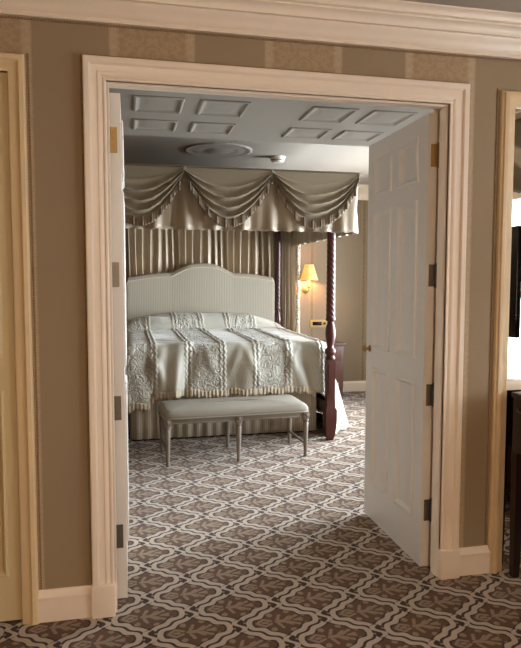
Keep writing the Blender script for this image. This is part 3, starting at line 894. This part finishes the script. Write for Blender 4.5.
# things the mirror reflects on the window side of the sitting room
ch = thing('chest', (1.70, -1.24, 0), 'low brown chest under the sitting room window, seen in the mirror', 'chest')
b = MB(); b.box((-.2, -.45, .08), (.2, .45, .80), .006); b.box((-.2, -.45, 0), (-.14, -.39, .08)); b.box((-.2, .39, 0), (-.14, .45, .08)); b.box((.14, -.45, 0), (.2, -.39, .08)); b.box((.14, .39, 0), (.2, .45, .08))
b.build('body', M['walnut'], ch)
b = MB(); b.box((-.22, -.47, .80), (.22, .47, .83), .008); b.build('top', M['walnut'], ch)
for k in range(3):
    b = MB(); z = .11+k*.225; b.box((-.212, -.42, z), (-.199, .42, z+.205), .004); d = b.build('drawer', M['walnut'], ch)
    for y in (-.25, .25):
        b = MB(); b.lathe([(.006, -.212), (.006, -.222), (.016, -.23), (.003, -.238)], (0, y, z+.10), 12, 'X'); b.build('knob', M['brass'], d)
tv = thing('television', (1.68, -1.22, .83), 'black flat screen standing on the chest, seen in the mirror', 'television')
b = MB(); b.box((-.018, -.48, .26), (.018, .48, .96), .006); b.build('screen', M['black'], tv)
b = MB(); b.box((-.02, -.03, .012), (.02, .03, .28), .004); b.box((-.09, -.18, 0), (.09, .18, .014), .004); b.build('stand', M['espresso'], tv)
pl = thing('pelmet', (XR, -1.675, 2.1), 'brown draped pelmet above the sitting room window, seen in the mirror', 'pelmet')
def pel(u, v):
    y = -1.05+2.1*u; return Vector((-.10-.03*math.sin(v*9+math.sin(u*PI*4)*2)*v-.03*math.sin(u*20)*(1-v), y, .42-.50*v+.08*v*abs(math.cos(u*PI*3))))
b = MB(); b.grid(pel, 90, 20); o = b.build('drapery', M['swag'], pl, angle=80); solid(o, .004)
b = MB(); b.box((-.09, -1.05, .38), (-.001, 1.05, .42), .003); b.build('board', M['walnut'], pl)

# ceiling light of the sitting room (behind the camera)
cl = thing('ceiling_lamp', (-.3, -3.9, CZ), 'frosted bowl ceiling lamp of the sitting room behind the viewpoint', 'lamp')
b = MB(); b.lathe([(.07, 0), (.07, -.02), (.02, -.025), (.012, -.03), (.012, -.36), (.004, -.362)], (0, 0, 0), 24); b.build('ceiling_plate', M['brass'], cl)
bowl = bpy.data.materials.new('lit_bowl'); bowl.use_nodes = True
bb = bowl.node_tree.nodes['Principled BSDF']; bb.inputs['Base Color'].default_value = lin((250, 230, 200)); bb.inputs['Emission Color'].default_value = lin((255, 228, 196)); bb.inputs['Emission Strength'].default_value = 37
g = G(bowl.node_tree); g.put(bb.inputs['Normal'], g.bump(g.noise(g.pos(), 60), .05, .001))
b = MB(); b.lathe([(.02, -.50), (.12, -.485), (.19, -.44), (.22, -.37), (.22, -.355), (.02, -.34)], (0, 0, 0), 32); b.build('bowl', bowl, cl)

# ------------------------------------------------------------------ daylight
def area(name, loc, rot, sx, sy, e, col):
    L = bpy.data.lights.new(name, 'AREA'); L.shape = 'RECTANGLE'; L.size = sx; L.size_y = sy; L.energy = e; L.color = col
    o = bpy.data.objects.new(name, L); COL.objects.link(o); o.location = loc; o.rotation_euler = rot
    return o
for (y0, y1), e in zip(WIN, (98, 58)):
    area('bedroom_daylight', (BXR+.25, (y0+y1)/2, (wz0+wz1)/2+.1), (0, math.radians(90), 0), 1.9, y1-y0+.1, e, (.82, .92, 1.0)).data.spread = math.radians(100)
area('sitting_room_daylight', (XR+.25, (vy0+vy1)/2, (vz0+vz1)/2), (0, math.radians(90), 0), 1.5, 1.9, 34, (.92, .96, 1.0))
w = bpy.data.worlds.new('World'); sc.world = w; w.use_nodes = True
bg = w.node_tree.nodes['Background']; bg.inputs[0].default_value = (.80, .90, 1.0, 1); bg.inputs[1].default_value = 1.5

# ------------------------------------------------------------------ camera
f, pit, roll, yaw = 611.63, .0713, -.0009, .2131
cam = bpy.data.cameras.new('Camera'); co = bpy.data.objects.new('Camera', cam); COL.objects.link(co)
cam.sensor_fit = 'VERTICAL'; cam.sensor_height = 24.0; cam.lens = f*24.0/648; cam.clip_start = .05
F = Vector((math.sin(yaw)*math.cos(pit), math.cos(yaw)*math.cos(pit), -math.sin(pit)))
R = Vector((math.cos(yaw), -math.sin(yaw), 0)); U = R.cross(F)
R2 = R*math.cos(roll)-U*math.sin(roll)*-1*-1; U2 = R2.cross(F)*1.0
rotm = Matrix((R2, U2, -F)).transposed().to_4x4()
co.matrix_world = Matrix.Translation((-.6958, -2.6568, 1.45)) @ rotm
sc.camera = co
vs = sc.view_settings
vs.view_transform = 'Standard'; vs.look = 'None'; vs.gamma = 1.0; vs.exposure = 1.6; vs.use_curve_mapping = False
try:
    sc.cycles.use_denoising = True
    sc.cycles.max_bounces = 8; sc.cycles.diffuse_bounces = 6
except Exception: pass
